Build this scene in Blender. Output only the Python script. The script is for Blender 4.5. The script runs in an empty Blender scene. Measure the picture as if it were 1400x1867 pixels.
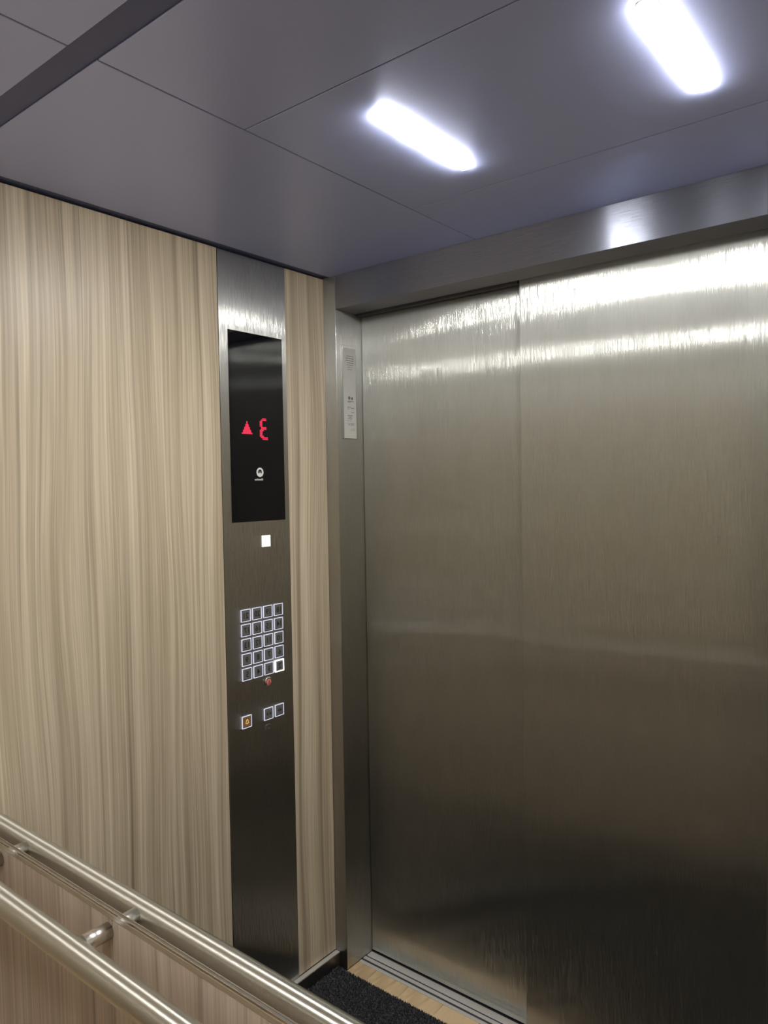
import bpy, bmesh, math, random
from mathutils import Vector, Matrix

# ------------------------------------------------------------------ camera, world, exposure
scene = bpy.context.scene
COL = scene.collection
cam_data = bpy.data.cameras.new('camera')
cam = bpy.data.objects.new('camera', cam_data)
COL.objects.link(cam)
FW = Vector((-0.62409274, 0.78052135, -0.03598162))
RT = Vector((0.78129095, 0.62395079, -0.0164277))
UP = Vector((-0.00962859, 0.03836452, 0.99921742))
cam.matrix_world = Matrix(((RT.x, UP.x, -FW.x, 1.59766), (RT.y, UP.y, -FW.y, -0.60280),
                           (RT.z, UP.z, -FW.z, 1.55061), (0, 0, 0, 1)))
cam_data.sensor_fit = 'HORIZONTAL'
cam_data.sensor_width = 36.0
cam_data.lens = 1341.41 / 1400.0 * 36.0
cam_data.clip_start = 0.01
scene.camera = cam

world = bpy.data.worlds.new('world')
scene.world = world
world.use_nodes = True
world.node_tree.nodes['Background'].inputs[0].default_value = (0.02, 0.02, 0.025, 1)
world.node_tree.nodes['Background'].inputs[1].default_value = 0.0

LAMP = 255.0                       # radiance of the LED strips in the ceiling
scene.view_settings.view_transform = 'Standard'
scene.view_settings.look = 'None'
scene.view_settings.gamma = 1.0
scene.view_settings.use_curve_mapping = False
scene.view_settings.exposure = 0.0
scene.cycles.use_denoising = True
scene.cycles.max_bounces = 8
scene.cycles.diffuse_bounces = 4
scene.cycles.glossy_bounces = 6
scene.cycles.sample_clamp_indirect = 5.0
scene.cycles.blur_glossy = 0.6
scene.cycles.caustics_reflective = True

# ------------------------------------------------------------------ measures (metres)
W = 2.0            # cab width, left wall at X = 0
YJ = 1.1097        # front return / header plane
YD = 1.232         # rear door leaf
YD2 = 1.203        # front door leaf
XJ = 0.048         # left jamb
XJR = 1.262        # right jamb
ZC = 2.2021        # ceiling
ZH = 2.10          # underside of the door header
ZM = 0.9015        # lower edge of the mirror
G = 0.0239         # shadow gap round the ceiling
XS, XS2 = 0.555, W - 0.555
YSA, YSB = 0.3124, 0.825
YP0, YP1 = 0.6913, 0.9402
ZB = 0.0484        # top of the skirting
ZR, YR, RR = 0.8640, 0.0625, 0.0203

# ------------------------------------------------------------------ material helpers
def new_mat(name):
    m = bpy.data.materials.new(name)
    m.use_nodes = True
    nt = m.node_tree
    return m, nt, nt.nodes['Principled BSDF']

def N(nt, kind, **kw):
    n = nt.nodes.new(kind)
    for k, v in kw.items():
        if isinstance(v, (int, float, str, bool)) and hasattr(n, k):
            setattr(n, k, v)
    return n

def plain(name, col, rough=0.5, metal=0.0, spec=0.5):
    m, nt, b = new_mat(name)
    b.inputs['Base Color'].default_value = (*col, 1)
    b.inputs['Roughness'].default_value = rough
    b.inputs['Metallic'].default_value = metal
    b.inputs['Specular IOR Level'].default_value = spec
    return m

def emit(name, col, strength, base=(0.02, 0.02, 0.02)):
    m, nt, b = new_mat(name)
    b.inputs['Base Color'].default_value = (*base, 1)
    b.inputs['Emission Color'].default_value = (*col, 1)
    b.inputs['Emission Strength'].default_value = strength
    return m

def steel(name, col, rough, aniso, streak=(60, 60, 1.2), smudge=0.04, colvar=0.04, haze=0.0, haze_rough=0.5, hair=0.0, metal=1.0):
    """brushed metal: highlight spread along the UV u direction, fine grain stretched by 'streak';
    haze = share of a second, wider lobe (hand-worn brushed finish)"""
    m, nt, b = new_mat(name)
    L = nt.links.new
    tg = N(nt, 'ShaderNodeTangent', direction_type='UV_MAP')
    tc = N(nt, 'ShaderNodeTexCoord')
    mp = N(nt, 'ShaderNodeMapping')
    mp.inputs['Scale'].default_value = streak
    L(tc.outputs['Object'], mp.inputs[0])
    n1 = N(nt, 'ShaderNodeTexNoise')
    n1.inputs['Scale'].default_value = 14.0
    n1.inputs['Detail'].default_value = 3
    L(mp.outputs[0], n1.inputs['Vector'])
    n2 = N(nt, 'ShaderNodeTexNoise')
    n2.inputs['Scale'].default_value = 4.5
    n2.inputs['Detail'].default_value = 4
    n2.inputs['Roughness'].default_value = 0.6
    mp2 = N(nt, 'ShaderNodeMapping')
    mp2.inputs['Scale'].default_value = tuple(1.6 if q > 5 else 0.7 for q in streak)
    L(tc.outputs['Object'], mp2.inputs[0])
    L(mp2.outputs[0], n2.inputs['Vector'])
    a = N(nt, 'ShaderNodeMath', operation='MULTIPLY_ADD')
    a.inputs[1].default_value = smudge * 2
    a.inputs[2].default_value = rough - smudge
    L(n2.outputs['Fac'], a.inputs[0])
    mx = N(nt, 'ShaderNodeMath', operation='MULTIPLY_ADD')
    mx.inputs[1].default_value = colvar * 2
    mx.inputs[2].default_value = 1 - colvar
    L(n1.outputs['Fac'], mx.inputs[0])
    cm = N(nt, 'ShaderNodeMix', data_type='RGBA', blend_type='MULTIPLY')
    cm.inputs[0].default_value = 1.0
    cm.inputs[6].default_value = (*col, 1)
    L(mx.outputs[0], cm.inputs[7])
    nrm = None
    if hair:
        # hairline scratches: each fine line of the brushing tilts the normal along the tangent
        ge = N(nt, 'ShaderNodeNewGeometry')
        uvn = N(nt, 'ShaderNodeUVMap')
        sc_ = N(nt, 'ShaderNodeVectorMath', operation='MULTIPLY')
        sc_.inputs[1].default_value = (14000.0, 40.0, 1.0)
        L(uvn.outputs[0], sc_.inputs[0])
        flo = N(nt, 'ShaderNodeVectorMath', operation='FLOOR')
        L(sc_.outputs[0], flo.inputs[0])
        wn = N(nt, 'ShaderNodeTexWhiteNoise', noise_dimensions='2D')
        L(flo.outputs[0], wn.inputs['Vector'])
        sx = N(nt, 'ShaderNodeSeparateColor')
        L(wn.outputs['Color'], sx.inputs[0])
        su = N(nt, 'ShaderNodeMath', operation='ADD')
        L(sx.outputs[0], su.inputs[0]); L(sx.outputs[1], su.inputs[1])
        am = N(nt, 'ShaderNodeMath', operation='MULTIPLY_ADD')
        am.inputs[1].default_value = hair
        am.inputs[2].default_value = -hair
        L(su.outputs[0], am.inputs[0])
        vs_ = N(nt, 'ShaderNodeVectorMath', operation='SCALE')
        L(tg.outputs[0], vs_.inputs[0]); L(am.outputs[0], vs_.inputs['Scale'])
        va = N(nt, 'ShaderNodeVectorMath', operation='ADD')
        L(ge.outputs['Normal'], va.inputs[0]); L(vs_.outputs[0], va.inputs[1])
        nn = N(nt, 'ShaderNodeVectorMath', operation='NORMALIZE')
        L(va.outputs[0], nn.inputs[0])
        nrm = nn.outputs[0]
    def setup(bs, an):
        if nrm: L(nrm, bs.inputs['Normal'])
        bs.inputs['Metallic'].default_value = metal
        bs.inputs['Anisotropic'].default_value = an
        L(tg.outputs[0], bs.inputs['Tangent'])
        L(cm.outputs[2], bs.inputs['Base Color'])
    setup(b, aniso)
    L(a.outputs[0], b.inputs['Roughness'])
    if haze:
        b2 = N(nt, 'ShaderNodeBsdfPrincipled')
        setup(b2, aniso)
        b2.inputs['Roughness'].default_value = haze_rough
        hz = N(nt, 'ShaderNodeMath', operation='MULTIPLY_ADD')
        hz.inputs[1].default_value = 0.5 * haze
        hz.inputs[2].default_value = 0.75 * haze
        L(n2.outputs['Fac'], hz.inputs[0])
        ms = N(nt, 'ShaderNodeMixShader')
        L(hz.outputs[0], ms.inputs[0])
        L(b.outputs[0], ms.inputs[1])
        L(b2.outputs[0], ms.inputs[2])
        L(ms.outputs[0], nt.nodes['Material Output'].inputs['Surface'])
    return m

def wood(name, axis, light, mid, dark, seed=0.0, rough=0.36, warp=1.0, coarse=1.0):
    """laminate with upright grain; axis = the horizontal axis of the panel"""
    m, nt, b = new_mat(name)
    L = nt.links.new
    tc = N(nt, 'ShaderNodeTexCoord')
    sp = N(nt, 'ShaderNodeSeparateXYZ')
    L(tc.outputs['Object'], sp.inputs[0])
    u, v = sp.outputs[axis], sp.outputs[2]
    def mth(op, x, y, c=None):
        n = N(nt, 'ShaderNodeMath', operation=op)
        for i, s in enumerate((x, y, c)):
            if s is None: continue
            if isinstance(s, (int, float)): n.inputs[i].default_value = s
            else: L(s, n.inputs[i])
        return n.outputs[0]
    def noise(us, vs, uu, w, detail=2.0, rough_=0.5):
        cb = N(nt, 'ShaderNodeCombineXYZ')
        L(mth('MULTIPLY', uu, us), cb.inputs[0])
        L(mth('MULTIPLY', v, vs), cb.inputs[1])
        cb.inputs[2].default_value = w + seed
        n = N(nt, 'ShaderNodeTexNoise')
        n.inputs['Scale'].default_value = 1.0
        n.inputs['Detail'].default_value = detail
        n.inputs['Roughness'].default_value = rough_
        L(cb.outputs[0], n.inputs['Vector'])
        return n.outputs['Fac']
    w1 = mth('MULTIPLY', mth('SUBTRACT', noise(4.5, 0.9, u, 1.3, 1.0), 0.5), 0.065 * warp)
    w2 = mth('MULTIPLY', mth('SUBTRACT', noise(14.0, 1.4, u, 7.7, 1.0), 0.5), 0.012 * warp)
    u2 = mth('ADD', mth('ADD', u, w1), w2)
    broad = noise(24.0 * coarse, 0.25, u2, 3.1, 3.0, 0.55)
    vein = noise(58.0 * coarse, 0.34, u2, 12.4, 2.5, 0.55)
    fine = noise(170.0, 1.2, u2, 21.0, 3.0, 0.65)
    hair = noise(520.0, 3.0, u2, 33.0, 2.0, 0.6)
    tone = noise(1.5, 1.0, u, 41.0, 2.0)
    r1 = N(nt, 'ShaderNodeValToRGB')
    r1.color_ramp.elements[0].position = 0.33
    r1.color_ramp.elements[0].color = (*mid, 1)
    r1.color_ramp.elements[1].position = 0.67
    r1.color_ramp.elements[1].color = (*light, 1)
    L(mth('ADD', mth('MULTIPLY_ADD', broad, 0.80, 0.10), mth('MULTIPLY', mth('SUBTRACT', fine, 0.5), 1.05)), r1.inputs[0])
    r2 = N(nt, 'ShaderNodeMapRange')
    r2.inputs[1].default_value = 0.55
    r2.inputs[2].default_value = 0.74
    r2.inputs[3].default_value = 0.0
    r2.inputs[4].default_value = 0.80
    L(mth('ADD', vein, mth('MULTIPLY', mth('SUBTRACT', fine, 0.5), 0.35)), r2.inputs[0])
    mx = N(nt, 'ShaderNodeMix', data_type='RGBA')
    L(r2.outputs[0], mx.inputs[0])
    L(r1.outputs[0], mx.inputs[6])
    mx.inputs[7].default_value = (*dark, 1)
    m2 = N(nt, 'ShaderNodeMix', data_type='RGBA', blend_type='MULTIPLY')
    m2.inputs[0].default_value = 1.0
    L(mx.outputs[2], m2.inputs[6])
    L(mth('ADD', mth('MULTIPLY', hair, 0.60), mth('MULTIPLY_ADD', tone, 0.28, 0.56)), m2.inputs[7])
    L(m2.outputs[2], b.inputs['Base Color'])
    b.inputs['Roughness'].default_value = rough
    b.inputs['Specular IOR Level'].default_value = 0.45
    bp = N(nt, 'ShaderNodeBump')
    bp.inputs['Strength'].default_value = 0.5
    bp.inputs['Distance'].default_value = 0.0006
    L(mth('ADD', fine, hair), bp.inputs['Height'])
    L(bp.outputs[0], b.inputs['Normal'])
    return m

M = {}
M['door'] = steel('brushed_steel_door', (0.59, 0.595, 0.56), 0.125, 0.9, (45, 45, 0.9), 0.004, 0.05, 0.46, 0.58, 0.80)
M['jamb'] = steel('brushed_steel_jamb', (0.54, 0.54, 0.515), 0.20, 0.9, (60, 60, 0.9), 0.005, 0.04, 0.40, 0.55, 0.70)
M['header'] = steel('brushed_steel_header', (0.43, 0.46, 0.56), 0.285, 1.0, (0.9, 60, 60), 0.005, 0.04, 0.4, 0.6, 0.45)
M['ceil'] = steel('dark_steel_ceiling', (0.52, 0.58, 0.92), 0.34, 0.4, (0.9, 50, 50), 0.02, 0.03, 0.4, 0.6, 0.0, 0.45)
M['plate'] = steel('brushed_steel_faceplate', (0.50, 0.50, 0.475), 0.21, 0.9, (70, 70, 0.9), 0.005, 0.04, 0.35, 0.5, 0.80)
M['rail'] = steel('satin_steel_rail', (0.78, 0.77, 0.71), 0.29, 1.0, (160, 2, 2), 0.005, 0.03, 0.25, 0.5, 0.35)
M['chrome'] = steel('polished_steel', (0.74, 0.72, 0.70), 0.12, 0.0, (20, 20, 20), 0.02)
M['trim'] = steel('aluminium_trim', (0.80, 0.78, 0.73), 0.35, 0.5, (160, 2, 2), 0.02)
M['satin'] = steel('satin_steel', (0.66, 0.63, 0.58), 0.32, 0.0, (20, 20, 20), 0.02)
M['alu'] = steel('sill_aluminium', (0.80, 0.79, 0.77), 0.38, 0.6, (1, 80, 80), 0.04, 0.03, 0.4, 0.6, 0.0, 0.55)
M['skirt'] = steel('skirting_steel', (0.42, 0.41, 0.39), 0.35, 0.4, (40, 1, 40), 0.03)
M['gap'] = plain('dark_gap_paint', (0.135, 0.155, 0.30), 0.6)
M['lip'] = plain('dark_header_lip', (0.05, 0.052, 0.062), 0.5)
M['dark'] = plain('dark_cavity', (0.012, 0.012, 0.013), 0.8)
LIGHTW, MIDW, DARKW = (0.74, 0.64, 0.48), (0.475, 0.39, 0.275), (0.215, 0.162, 0.108)
M['wood_y'] = wood('wood_laminate_side', 1, LIGHTW, MIDW, DARKW, 0.0)
M['wood_x'] = wood('wood_laminate_rear', 0, (0.62, 0.52, 0.43), (0.44, 0.352, 0.28), (0.22, 0.165, 0.125), 5.0)
M['black'] = plain('black_glass', (0.004, 0.004, 0.006), 0.06, 0, 0.5)
M['halo'] = emit('button_halo', (0.78, 0.80, 1.0), 0.62, (0.5, 0.5, 0.55))
M['halo_lit'] = emit('button_halo_lit', (0.95, 0.97, 1.0), 4.0, (0.5, 0.5, 0.55))
M['cap'] = plain('button_face', (0.16, 0.16, 0.156), 0.45, 0.0)
M['ink'] = plain('numeral_black', (0.012, 0.012, 0.012), 0.5)
M['red'] = emit('led_red', (0.95, 0.02, 0.085), 1.0)
M['white_led'] = emit('lit_white_square', (0.93, 0.96, 0.92), 0.75, (0.6, 0.6, 0.6))
M['logo'] = plain('white_print', (0.80, 0.82, 0.82), 0.5)
M['amber'] = emit('amber_symbol', (1.0, 0.70, 0.22), 0.9)
M['amber_cap'] = emit('amber_cap', (0.30, 0.14, 0.03), 0.30, (0.10, 0.06, 0.03))
M['pink'] = plain('red_lens', (0.75, 0.20, 0.18), 0.3)
M['paper'] = plain('notice_paper', (0.62, 0.62, 0.59), 0.55)
M['text'] = plain('notice_print', (0.16, 0.16, 0.15), 0.6)
M['lamp'] = emit('led_diffuser', (1.0, 0.985, 0.95), LAMP, (0.8, 0.8, 0.8))
M['lamp_rim'] = plain('lamp_rim', (0.75, 0.75, 0.74), 0.4)
M['mat'] = plain('mat_backing', (0.012, 0.012, 0.013), 0.9)

def pile_mat():
    m, nt, b = new_mat('mat_fibre')
    tc = N(nt, 'ShaderNodeTexCoord')
    n = N(nt, 'ShaderNodeTexNoise')
    n.inputs['Scale'].default_value = 210
    nt.links.new(tc.outputs['Object'], n.inputs['Vector'])
    r = N(nt, 'ShaderNodeValToRGB')
    r.color_ramp.elements[0].position = 0.40
    r.color_ramp.elements[0].color = (0.010, 0.010, 0.012, 1)
    r.color_ramp.elements[1].position = 0.68
    r.color_ramp.elements[1].color = (0.16, 0.16, 0.18, 1)
    nt.links.new(n.outputs['Fac'], r.inputs[0])
    nt.links.new(r.outputs[0], b.inputs['Base Color'])
    b.inputs['Roughness'].default_value = 0.8
    return m
M['pile'] = pile_mat()

def floor_mat():
    m, nt, b = new_mat('oak_floor')
    tc = N(nt, 'ShaderNodeTexCoord')
    mp = N(nt, 'ShaderNodeMapping')
    mp.inputs['Scale'].default_value = (38, 7, 20)
    nt.links.new(tc.outputs['Object'], mp.inputs[0])
    n = N(nt, 'ShaderNodeTexNoise')
    n.inputs['Scale'].default_value = 1.0
    n.inputs['Detail'].default_value = 5
    n.inputs['Distortion'].default_value = 0.6
    nt.links.new(mp.outputs[0], n.inputs['Vector'])
    oi = N(nt, 'ShaderNodeObjectInfo')
    ad = N(nt, 'ShaderNodeMath', operation='MULTIPLY_ADD')
    ad.inputs[1].default_value = 0.60
    nt.links.new(oi.outputs['Random'], ad.inputs[0])
    nt.links.new(n.outputs['Fac'], ad.inputs[2])
    r = N(nt, 'ShaderNodeValToRGB')
    r.color_ramp.elements[0].position = 0.45
    r.color_ramp.elements[0].color = (0.30, 0.19, 0.10, 1)
    r.color_ramp.elements[1].position = 1.0
    r.color_ramp.elements[1].color = (0.80, 0.60, 0.36, 1)
    nt.links.new(ad.outputs[0], r.inputs[0])
    nt.links.new(r.outputs[0], b.inputs['Base Color'])
    b.inputs['Roughness'].default_value = 0.38
    return m
M['floor'] = floor_mat()

# ------------------------------------------------------------------ mesh helpers
ORG = {}           # world position of every object's origin

def box(bm, x0, x1, y0, y1, z0, z1):
    vs = [bm.verts.new(p) for p in ((x0, y0, z0), (x1, y0, z0), (x1, y1, z0), (x0, y1, z0),
                                    (x0, y0, z1), (x1, y0, z1), (x1, y1, z1), (x0, y1, z1))]
    for f in ((0, 3, 2, 1), (4, 5, 6, 7), (0, 1, 5, 4), (1, 2, 6, 5), (2, 3, 7, 6), (3, 0, 4, 7)):
        bm.faces.new([vs[i] for i in f])
    return bm

def bevel(bm, w, seg=1):
    bmesh.ops.bevel(bm, geom=list(bm.edges), offset=w, segments=seg, profile=0.5, affect='EDGES', clamp_overlap=True)
    return bm

def cyl(bm, p0, p1, r, n=24, cap=True, rings=None):
    """round bar from p0 to p1; rings = [(t, radius)]"""
    p0, p1 = Vector(p0), Vector(p1)
    d = (p1 - p0).normalized()
    a = d.orthogonal().normalized()
    c = d.cross(a)
    rings = rings or [(0, r), (1, r)]
    loops = []
    for t, rr in rings:
        o = p0.lerp(p1, t)
        loops.append([bm.verts.new(o + rr * (a * math.cos(2 * math.pi * i / n) + c * math.sin(2 * math.pi * i / n))) for i in range(n)])
    for l0, l1 in zip(loops, loops[1:]):
        for i in range(n):
            f = bm.faces.new((l0[i], l0[(i + 1) % n], l1[(i + 1) % n], l1[i]))
            f.smooth = True
    if cap:
        bm.faces.new(loops[0][::-1])
        bm.faces.new(loops[-1])
    return bm

def prism(bm, pts, fn, t0, t1):
    """extrude a closed outline; fn(a, b, t) -> world point"""
    lo = [bm.verts.new(fn(a, b, t0)) for a, b in pts]
    hi = [bm.verts.new(fn(a, b, t1)) for a, b in pts]
    n = len(pts)
    bm.faces.new(lo[::-1]); bm.faces.new(hi)
    for i in range(n):
        bm.faces.new((lo[i], lo[(i + 1) % n], hi[(i + 1) % n], hi[i]))
    return bm

def uv(bm, swap=False):
    lay = bm.loops.layers.uv.new('UVMap')
    for f in bm.faces:
        n = f.normal
        ax = max(range(3), key=lambda i: abs(n[i]))
        for l in f.loops:
            p = l.vert.co
            a, b = ((p.y, p.z), (p.x, p.z), (p.x, p.y))[ax]
            l[lay].uv = (b, a) if swap else (a, b)

def obj(name, bm, mat, parent=None, swap=False, loc=None):
    """one mesh object from world-space geometry"""
    bmesh.ops.recalc_face_normals(bm, faces=list(bm.faces))
    bm.normal_update()
    uv(bm, swap)
    o = bpy.data.objects.new(name, None)
    base = Vector(loc) if loc else (ORG[parent.name].copy() if parent else Vector((0, 0, 0)))
    bm.transform(Matrix.Translation(-base))
    me = bpy.data.meshes.new(name)
    bm.to_mesh(me); bm.free()
    bpy.data.objects.remove(o)
    o = bpy.data.objects.new(name, me)
    me.materials.append(mat)
    COL.objects.link(o)
    po = ORG[parent.name] if parent else Vector((0, 0, 0))
    if parent: o.parent = parent
    o.location = base - po
    ORG[o.name] = base
    return o

def empty(name, loc):
    o = bpy.data.objects.new(name, None)
    o.empty_display_size = 0.05
    COL.objects.link(o)
    o.location = loc
    ORG[o.name] = Vector(loc)
    return o

def tag(o, label, cat, group=None, kind=None):
    o['label'] = label
    o['category'] = cat
    if group: o['group'] = group
    if kind: o['kind'] = kind
    return o

def B(*a): return box(bmesh.new(), *a)

def font_mesh(txt, size, bold=0.0):
    cu = bpy.data.curves.new('txt', 'FONT')
    cu.body = txt
    cu.size = size
    cu.align_x = 'LEFT'
    cu.resolution_u = 3
    cu.offset = bold
    to = bpy.data.objects.new('txt', cu)
    COL.objects.link(to)
    dg = bpy.context.evaluated_depsgraph_get()
    ev = to.evaluated_get(dg)
    me = ev.to_mesh()
    vs = [v.co.copy() for v in me.vertices]
    fs = [list(p.vertices) for p in me.polygons]
    ev.to_mesh_clear()
    bpy.data.objects.remove(to)
    bpy.data.curves.remove(cu)
    return vs, fs

def text_bm(txt, height, fn, wscale=1.0, centre=True, bold=0.0):
    """flat lettering of a given cap height; fn(a, b) -> world point"""
    vs, fs = font_mesh(txt, 1.0, bold)
    x0 = min(v.x for v in vs); x1 = max(v.x for v in vs)
    y0 = min(v.y for v in vs); y1 = max(v.y for v in vs)
    s = height / (y1 - y0)
    cx = (x0 + x1) / 2 if centre else x0
    bm = bmesh.new()
    bv = [bm.verts.new(fn((v.x - cx) * s * wscale, (v.y - (y0 + y1) / 2) * s)) for v in vs]
    for f in fs:
        try: bm.faces.new([bv[i] for i in f])
        except ValueError: pass
    return bm

# ------------------------------------------------------------------ the setting
# floor: base slab with oak staves near the sill
fl = obj('floor', B(-0.03, W + 0.03, -YJ - 0.15, YD + 0.1, -0.03, -0.004), M['lip'])
tag(fl, 'oak look floor boards in front of the metal door sill', 'floor', kind='structure')
random.seed(4)
xb = [0.048, 0.125, 0.2515, 0.38, 0.505, 0.63, 0.755, 0.88, 1.005, 1.13, 1.262]
for i in range(len(xb) - 1):
    obj('floor_board', bevel(B(xb[i] + 0.0005, xb[i + 1] - 0.0005, 1.0, 1.165, -0.004, 0.0), 0.0006), M['floor'], fl,
        loc=(xb[i], 1.0, 0))
edges = [0.0, 0.25, 0.5, 0.75, 1.0, 1.25, 1.5, 1.75, 2.0]
for i in range(8):
    for y0, y1 in ((0.006, 0.5), (0.5, 1.0), (-1.1, -0.5), (-0.5, -0.006)):
        obj('floor_board', B(edges[i] + 0.0005, edges[i + 1] - 0.0005, y0 + .0005, y1 - .0005, -0.004, 0.0), M['floor'], fl,
            loc=(edges[i], y0, 0))

# left wall: carrier and wood panels
wl = obj('wall_left', B(-0.035, -0.020, -YJ - 0.12, YD + 0.1, 0, ZC + 0.003), M['gap'])
tag(wl, 'left lift wall of upright grained beige wood laminate', 'wall', kind='structure')
for y0, y1 in ((-YJ, -0.001), (0.001, YP0 - 0.0015), (YP1 + 0.0015, YJ - 0.0005)):
    obj('wood_panel', bevel(B(-0.019, 0.0, y0, y1, ZB + 0.003, ZC - 0.003), 0.0008), M['wood_y'], wl)
bl = obj('baseboard_left', bevel(B(-0.019, 0.016, 0.002, YJ - 0.0005, 0.0, ZB - 0.002), 0.0012), M['skirt'])
tag(bl, 'low steel skirting along the foot of the left wall', 'baseboard', kind='structure')
obj('ledge_strip', bevel(B(0.0005, 0.0165, 0.002, YJ - 0.001, ZB - 0.0018, ZB + 0.0012), 0.0008), M['alu'], bl)

wr = obj('wall_right', B(W + 0.0, W + 0.03, -YJ - 0.12, YD + 0.1, 0, ZC + 0.003), M['wood_y'])
tag(wr, 'right lift wall of wood laminate facing the control panel', 'wall', kind='structure')
wb = obj('wall_back', B(0, W, -1.25, -1.2, 0, ZC + 0.003), M['door'])
tag(wb, 'brushed steel wall behind the viewer', 'wall', kind='structure')

# ceiling: dark carrier, steel panels with open joints
ce = obj('ceiling', B(-0.035, W + 0.03, -1.25, YD + 0.1, ZC + 0.0034, ZC + 0.05), M['gap'])
tag(ce, 'dark blue grey metal ceiling of large flat panels', 'ceiling', kind='structure')
j = 0.0014
def cpanel(x0, x1, y0, y1):
    obj('ceiling_panel', bevel(B(x0, x1, y0, y1, ZC, ZC + 0.0033), 0.0009), M['ceil'], ce)
for s in (1, -1):
    def yy(a, b): return (a, b) if s > 0 else (-b, -a)
    cpanel(G, XS - j, *yy(G, YJ - 0.0006))
    cpanel(XS2 + j, W - G, *yy(G, YJ - 0.0006))
    for a, b in ((G, YSA - j), (YSA + j, YSB - j), (YSB + j, YJ - 0.0006)):
        cpanel(XS + j, XS2 - j, *yy(a, b))

# lower half of the rear wall, under the mirror
wm = obj('wall_rear', B(0.001, W - 0.001, -0.001, 0.001, 0.0, ZM - 0.014), M['dark'])
tag(wm, 'low wood laminate wall under the mirror behind the handrails', 'wall', kind='structure')
for s in (-1, 1):
    for x0, x1 in ((0.002, 0.566), (0.5678, 1.432), (1.434, W - 0.002)):
        y0, y1 = sorted((s * 0.0011, s * 0.0029))
        obj('wood_panel', bevel(B(x0, x1, y0, y1, 0.05, ZM - 0.0135), 0.0006), M['wood_x'], wm)
tr = obj('trim_1', bevel(B(0.002, W - 0.002, -0.0037, 0.0037, ZM - 0.0130, ZM - 0.004), 0.0006), M['trim'])
tag(tr, 'slim steel edge trim along the bottom of the mirror', 'trim', kind='structure')
for s in (-1, 1):
    y0, y1 = sorted((s * 0.0037, s * 0.0026))
    obj('trim_lip', bevel(B(0.002, W - 0.002, y0, y1, ZM - 0.0042, ZM + 0.0005), 0.0005), M['chrome'], tr)
obj('mirror_bed', B(0.002, W - 0.002, -0.0025, 0.0025, ZM - 0.0041, ZM - 0.002), M['skirt'], tr)

# front wall: left return, header, right return
wf = obj('wall_front', bevel(B(XJR, W, YJ, YD + 0.06, 0.0, ZC + 0.003), 0.0015), M['jamb'])
tag(wf, 'brushed steel front returns and header framing the lift doors', 'wall', kind='structure')
obj('jamb', bevel(B(-0.019, XJ, YJ, YD + 0.06, 0.0, ZC + 0.003), 0.0015, 2), M['jamb'], wf)
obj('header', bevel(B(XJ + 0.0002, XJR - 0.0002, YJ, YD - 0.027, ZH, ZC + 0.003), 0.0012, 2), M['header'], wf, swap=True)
obj('header_lip', bevel(B(XJ + 0.0002, 0.628, YD - 0.0265, YD - 0.004, ZH - 0.007, ZC + 0.003), 0.001), M['lip'], wf)
obj('header_back', B(0.6285, XJR, YD - 0.0265, YD + 0.05, ZH + 0.015, ZC + 0.003), M['gap'], wf)

# doors
dr = empty('door_1', (0.65, YD, 0.0))
tag(dr, 'closed two leaf sliding lift door of brushed stainless steel', 'door', kind='structure')
obj('door_leaf', bevel(B(XJ + 0.002, 0.675, YD, YD + 0.025, 0.006, ZH + 0.03), 0.002, 2), M['door'], dr)
obj('door_leaf', bevel(B(0.634, XJR + 0.03, YD2, YD2 + 0.025, 0.006, ZH + 0.012), 0.003, 3), M['door'], dr)

# sill
sl = obj('trim_2', B(XJ + 0.0005, XJR - 0.0005, 1.1652, YD + 0.05, -0.004, -0.0015), M['lip'])
tag(sl, 'grooved aluminium door sill on the floor under the doors', 'sill', kind='structure')
for y0, y1, h in ((1.1655, 1.1775, 0.001), (1.1855, 1.1985, 0.0015), (1.2045, 1.2300, 0.001)):
    obj('sill_rib', bevel(B(XJ + 0.001, XJR - 0.001, y0, y1, -0.0015, h), 0.0008), M['alu'], sl)

# ------------------------------------------------------------------ ceiling lights
def ceiling_light(x, y0, y1, label, group):
    r = empty('ceiling_light', (x, (y0 + y1) / 2, ZC))
    def stadium(w, yy0, yy1):
        rad = min(w * 0.6, w * 0.999)
        pts = []
        q = 0.010
        for cx, cy, a0 in ((w - q, yy1 - q, 0), (-w + q, yy1 - q, 90), (-w + q, yy0 + q, 180), (w - q, yy0 + q, 270)):
            for k in range(7):
                a = math.radians(a0 + 15 * k)
                pts.append((x + cx + q * math.cos(a), cy + q * math.sin(a)))
        return pts
    obj('rim', prism(bmesh.new(), stadium(0.0138, y0 - 0.002, y1 + 0.002), lambda a, b, t: (a, b, t), ZC - 0.0012, ZC - 0.0001), M['lamp_rim'], r)
    obj('diffuser', prism(bmesh.new(), stadium(0.0118, y0, y1), lambda a, b, t: (a, b, t), ZC - 0.0045, ZC - 0.0012), M['lamp'], r)
    tag(r, label, 'light', group)
    return r
ceiling_light(0.780, 0.4215, 0.7115, 'lit white LED strip recessed in ceiling, nearer the control panel', 'LED strips in the ceiling')
ceiling_light(1.2445, 0.4215, 0.7135, 'lit white LED strip recessed in ceiling, cut by the top edge', 'LED strips in the ceiling')
ceiling_light(0.780, -0.7115, -0.4215, 'lit white LED strip overhead on the viewer side, out of view at left', 'LED strips in the ceiling')
ceiling_light(1.2445, -0.7135, -0.4215, 'lit white LED strip overhead on the viewer side, out of view at right', 'LED strips in the ceiling')

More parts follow.
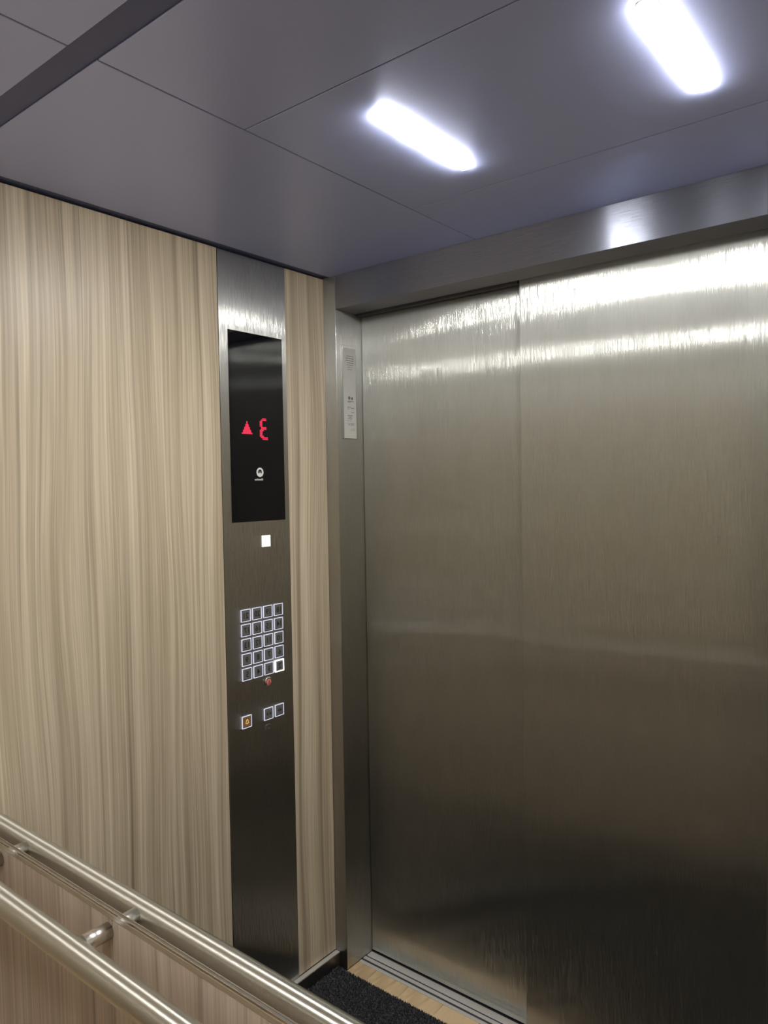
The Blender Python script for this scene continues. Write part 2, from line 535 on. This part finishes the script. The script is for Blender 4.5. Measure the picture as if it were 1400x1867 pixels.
# ------------------------------------------------------------------ handrails
def handrail(s, label):
    y = s * YR
    r = empty('handrail', (W / 2, y, ZR - RR))
    L_ = 1.84
    rings = [(0, RR * 0.80), (0.002, RR), (0.998, RR), (1, RR * 0.80)]
    obj('rail', cyl(bmesh.new(), (0.03, y, ZR), (W - 0.03, y, ZR), RR, 40, True, rings), M['rail'], r)
    for x in (0.19, 0.5585, W - 0.5585, W - 0.19):
        bm = bmesh.new()
        cyl(bm, (x, y - s * RR * 0.85, ZR + 0.004), (x, s * 0.0030, ZR + 0.004), 0.0132, 32)
        b = obj('bracket', bm, M['satin'], r)
    tag(r, label, 'handrail', 'handrails')
handrail(1, 'upper round steel handrail above the mirror trim, crossing the control panel foot')
handrail(-1, 'lower round steel handrail nearest the viewer at bottom left')

# ------------------------------------------------------------------ control panel
cp = empty('control_panel', (0.0, (YP0 + YP1) / 2, ZB))
tag(cp, 'full height brushed steel lift control panel with display and buttons', 'control panel')
FX = 0.0015                                   # face of the plate
obj('faceplate', bevel(B(-0.018, FX, YP0, YP1, ZB + 0.002, 2.1985), 0.0009, 2), M['plate'], cp)
def wp(dx): return lambda a, b: Vector((FX + dx, a, b))
# display
ds = obj('display', bevel(B(FX - 0.001, FX + 0.0012, 0.7204, 0.9225, 1.4542, 1.9862), 0.0006), M['black'], cp)
def dots(name, rows, y0, y1, z0, z1, mat, parent):
    nr = len(rows); nc = max(len(r) for r in rows)
    pw, ph = (y1 - y0) / nc, (z1 - z0) / nr
    bm = bmesh.new()
    for i, row in enumerate(rows):
        for k, c in enumerate(row):
            if c == '1':
                a = y0 + k * pw; t = z1 - i * ph
                box(bm, FX + 0.0013, FX + 0.0017, a + pw * 0.02, a + pw * 0.98, t - ph * 0.86, t - ph * 0.06)
    return obj(name, bm, mat, parent)
dots('floor_digit', ['..111.', '.1111.', '11....', '11....', '11....', '11....', '.1111.', '.1111.',
                     '111...', '11....', '11....', '11....', '111...', '.11111', '..1111'],
     0.8285, 0.8590, 1.6872, 1.7495, M['red'], ds)
bm = bmesh.new()
for i, wdt in enumerate((0.10, 0.12, 0.30, 0.32, 0.52, 0.54, 0.74, 0.76, 1.0)):
    ph = (1.7377 - 1.7015) / 9
    t = 1.7377 - i * ph
    hw = 0.0195 * wdt
    box(bm, FX + 0.0013, FX + 0.0017, 0.7812 - hw, 0.7812 + hw, t - ph * 0.92, t)
obj('up_arrow', bm, M['red'], ds)
# emblem: ring with a notched pointer, a line of small lettering below
bm = bmesh.new()
n = 32
cy, cz, ro = 0.8258, 1.5943, 0.0133
ri = 0.0068
outer = [(cy + ro * math.cos(2 * math.pi * i / n), cz + ro * math.sin(2 * math.pi * i / n)) for i in range(n)]
inner = [(cy + ri * math.cos(2 * math.pi * i / n), cz + 0.0012 + ri * math.sin(2 * math.pi * i / n)) for i in range(n)]
vo = [bm.verts.new((FX + 0.0014, a, b)) for a, b in outer]
vi = [bm.verts.new((FX + 0.0014, a, b)) for a, b in inner]
for i in range(n):
    bm.faces.new((vo[i], vo[(i + 1) % n], vi[(i + 1) % n], vi[i]))
tri = [bm.verts.new((FX + 0.00145, a, b)) for a, b in ((cy - 0.0062, cz - 0.0066), (cy + 0.0062, cz - 0.0066), (cy + 0.0012, cz - 0.0005), (cy, cz + 0.0046), (cy - 0.0012, cz - 0.0005))]
bm.faces.new(tri)
obj('emblem', bm, M['logo'], ds)
bm = bmesh.new()
ya = 0.8060
for wd, hh in ((0.0028, 0.0035), (0.0026, 0.0035), (0.0010, 0.0052), (0.0010, 0.0052), (0.0026, 0.0035), (0.0010, 0.0050),
               (0.0028, 0.0035), (0.0028, 0.0035), (0.0010, 0.0050), (0.0026, 0.0052), (0.0012, 0.0055)):
    box(bm, FX + 0.0013, FX + 0.0015, ya, ya + wd, 1.5712, 1.5712 + hh)
    if wd > 0.002 and hh < 0.004:
        pass
    ya += wd + 0.0009
obj('emblem_lettering', bm, M['logo'], ds)
# lit square under the display
lt = obj('indicator_light', bevel(B(FX - 0.001, FX + 0.0015, 0.8275, 0.8610, 1.3790, 1.4125), 0.0008), M['white_led'], cp)

# square push buttons
BS = 0.0345
def frame_bm(y, z, s, wall, x0, x1):
    bm = bmesh.new()
    box(bm, x0, x1, y - s / 2, y - s / 2 + wall, z - s / 2, z + s / 2)
    box(bm, x0, x1, y + s / 2 - wall, y + s / 2, z - s / 2, z + s / 2)
    box(bm, x0, x1, y - s / 2 + wall, y + s / 2 - wall, z - s / 2, z - s / 2 + wall)
    box(bm, x0, x1, y - s / 2 + wall, y + s / 2 - wall, z + s / 2 - wall, z + s / 2)
    return bm
def button(name, y, z, halo, cap, wall=0.0017):
    s = BS
    b = obj(name, bevel(B(FX - 0.001, FX + 0.0026, y - s / 2 + wall + 0.0022, y + s / 2 - wall - 0.0022, z - s / 2 + wall + 0.0022, z + s / 2 - wall - 0.0022), 0.0007), cap, cp)
    obj('halo_frame', frame_bm(y, z, s, wall, FX - 0.0005, FX + 0.0024), halo, b)
    obj('bezel', frame_bm(y, z, s - 2 * wall, 0.0020, FX - 0.0005, FX + 0.0008), M['dark'], b)
    return b
PITCH = 0.0415
Y21, Z21 = 0.7455 + BS / 2 - 0.002, 1.2080 - BS / 2
floors = [[21, 20, 19, 18], [17, 16, 15, 14], [13, 12, 11, 10], [9, 8, 7, 6], [5, 4, 3, 2]]
for r, row in enumerate(floors):
    for c, num in enumerate(row):
        y = Y21 + c * PITCH
        z = Z21 - r * 0.0417
        lit = num == 2
        b = button('floor_button', y, z, M['halo_lit'] if lit else M['halo'], M['cap'], 0.0022 if lit else 0.0017)
        bm = text_bm(str(num), 0.0165, lambda a, h, y=y, z=z: Vector((FX + 0.0028, y - a, z + h)), 0.95, True, 0.018)
        obj('numeral', bm, M['ink'], b)
# keyed indicator under the grid
ks = obj('key_switch', cyl(bmesh.new(), (FX - 0.001, 0.8388, 0.9868), (FX + 0.005, 0.8388, 0.9868), 0.013, 28, True,
         [(0, 0.0130), (0.7, 0.0130), (0.9, 0.0120), (1.0, 0.0100)]), M['chrome'], cp)
obj('red_lens', cyl(bmesh.new(), (FX + 0.0045, 0.8388, 0.9852), (FX + 0.0062, 0.8388, 0.9852), 0.009, 24, True,
    [(0, 0.0095), (0.5, 0.0090), (1, 0.0060)]), M['pink'], ks)
obj('key_slot', B(FX + 0.0060, FX + 0.0066, 0.8380, 0.8396, 0.9800, 0.9905), M['ink'], ks)
# alarm button with bell
za = 0.8895
b = button('alarm_button', 0.7560, za, M['halo'], M['amber_cap'])
def bell(sc):
    out = [(-0.9, -0.62), (0.9, -0.62), (0.62, -0.25), (0.50, 0.45), (0.32, 0.80), (0.0, 0.95), (-0.32, 0.80), (-0.50, 0.45), (-0.62, -0.25)]
    inn = [(a * 0.62, h * 0.70 - 0.02) for a, h in out]
    bm = bmesh.new()
    f = lambda a, h, t: Vector((FX + 0.0028 + t, 0.7560 - a * sc, za + 0.0005 + h * sc))
    vo = [bm.verts.new(f(a, h, 0)) for a, h in out]
    vi = [bm.verts.new(f(a, h, 0)) for a, h in inn]
    k = len(out)
    for i in range(k):
        bm.faces.new((vo[i], vo[(i + 1) % k], vi[(i + 1) % k], vi[i]))
    cl = [bm.verts.new(f(a, h, 0)) for a, h in ((-0.2, -0.70), (0.2, -0.70), (0.15, -0.95), (-0.15, -0.95))]
    bm.faces.new(cl)
    return bm
obj('bell_symbol', bell(0.0078), M['amber'], b)
# door close and door open buttons
def arrows(y, z, inward):
    bm = bmesh.new()
    for s in (-1, 1):
        tip = 0.002 if inward else 0.0085
        base = 0.0085 if inward else 0.002
        bm.faces.new([bm.verts.new((FX + 0.0028, y + s * a, z + h)) for a, h in ((tip, 0), (base, 0.005), (base, -0.005))])
    box(bm, FX + 0.0026, FX + 0.0028, y - 0.0006, y + 0.0006, z - 0.008, z + 0.008)
    return bm
b = button('door_close_button', 0.8385, 0.8920, M['halo'], M['cap'])
obj('arrow_symbol', arrows(0.8385, 0.8920, True), M['ink'], b)
b = button('door_open_button', 0.8812, 0.8925, M['halo'], M['cap'])
obj('arrow_symbol', arrows(0.8812, 0.8925, False), M['ink'], b)
# etched handset mark
bm = bmesh.new()
cyy, czz = 0.8381, 0.8512
pts_o = []
for i in range(15):
    a = math.radians(40 + i * 12)
    pts_o.append((cyy + 0.0115 * math.cos(a), czz + 0.0115 * math.sin(a)))
for i in range(14, -1, -1):
    a = math.radians(40 + i * 12)
    pts_o.append((cyy + 0.0092 * math.cos(a), czz + 0.0092 * math.sin(a)))
prism(bm, pts_o, lambda a, h, t: Vector((FX + t, a, h)), 0.0, 0.0004)
box(bm, FX, FX + 0.0004, cyy - 0.002, cyy + 0.006, czz - 0.004, czz - 0.0005)
obj('intercom_mark', bm, M['trim'], cp)

# ------------------------------------------------------------------ notice on the door jamb
NX = XJ + 0.0001
nt_ = empty('notice_plate', (XJ, 1.1672, 1.700))
tag(nt_, 'narrow white printed notice in metal frame on the steel jamb', 'notice')
obj('holder', bevel(B(NX, NX + 0.0016, 1.1300, 1.2040, 1.700, 1.9950), 0.0005), M['plate'], nt_)
pp = obj('paper', B(NX + 0.0016, NX + 0.0020, 1.1395, 1.1985, 1.7025, 1.9865), M['paper'], nt_)
def ink_line(y0, y1, z, h):
    return box(bmesh.new(), NX + 0.0020, NX + 0.0022, y0, y1, z - h / 2, z + h / 2)
bm = bmesh.new()
random.seed(8)
for z, y0, y1, h in ((1.962, 1.156, 1.190, .0018), (1.955, 1.152, 1.190, .0022), (1.948, 1.150, 1.190, .0020), (1.941, 1.158, 1.190, .0018),
                     (1.934, 1.156, 1.186, .0014), (1.927, 1.160, 1.184, .0012), (1.920, 1.160, 1.182, .0012),
                     (1.8195, 1.158, 1.186, .0024), (1.8165, 1.158, 1.172, .0016), (1.801, 1.156, 1.171, .0022), (1.798, 1.172, 1.189, .0022),
                     (1.795, 1.156, 1.166, .0014), (1.785, 1.174, 1.188, .0016), (1.7745, 1.157, 1.180, .0026),
                     (1.769, 1.160, 1.176, .0020), (1.7645, 1.157, 1.178, .0022), (1.758, 1.152, 1.174, .0010)):
    y = y0
    while y < y1:
        w_ = min(random.uniform(0.003, 0.008), y1 - y)
        box(bm, NX + 0.0020, NX + 0.0022, y, y + w_, z - h / 2, z + h / 2)
        y += w_ + 0.0012
obj('small_print', bm, M['text'], pp)['kind'] = 'stuff'
bm = bmesh.new()
cyl(bm, (NX + 0.0020, 1.1655, 1.8300), (NX + 0.0022, 1.1655, 1.8300), 0.0055, 20)
cyl(bm, (NX + 0.0020, 1.1790, 1.8290), (NX + 0.0022, 1.1790, 1.8290), 0.0048, 20)
obj('emblem', bm, M['text'], pp)
for txt, yr, z, h in (('1000 кг', 1.1885, 1.7470, 0.0085), ('13 ч', 1.1885, 1.7300, 0.0085)):
    obj('printed_line', text_bm(txt, h, lambda a, hh, yr=yr, z=z: Vector((NX + 0.0022, yr - a, z + hh)), 0.88, False), M['text'], pp)

# ------------------------------------------------------------------ floor mat
MX0, MX1, MY0, MY1 = 0.0175, W - 0.02, 0.03, 1.0985
mt = obj('floor_mat', bevel(B(MX0, MX1, MY0, MY1, 0.0002, 0.004), 0.001), M['mat'], loc=(MX0, MY0, 0.0002))
tag(mt, 'black looped carpet mat lying on the floor by the doors', 'mat')
random.seed(11)
vs, fs = [], []
step = 0.0034
y = 0.55
while y < MY1 - 0.001:
    x = MX0 + 0.001
    while x < 1.05:
        px = x + random.uniform(-.0016, .0016); py = min(y + random.uniform(-.0016, .0016), MY1)
        h = random.uniform(0.004, 0.0085)
        a = random.uniform(0, 6.28); r = 0.0026
        k = len(vs)
        for q in range(3):
            vs.append((px - MX0 + r * math.cos(a + q * 2.094), py - MY0 + r * math.sin(a + q * 2.094), 0.0030))
        vs.append((px - MX0 + random.uniform(-.003, .003), py - MY0 + random.uniform(-.003, .002), 0.0030 + h))
        fs += [(k, k + 1, k + 3), (k + 1, k + 2, k + 3), (k + 2, k, k + 3)]
        x += step
    y += step
me = bpy.data.meshes.new('pile')
me.from_pydata(vs, [], fs)
me.materials.append(M['pile'])
po = bpy.data.objects.new('pile', me)
COL.objects.link(po)
po.parent = mt
po['kind'] = 'stuff'
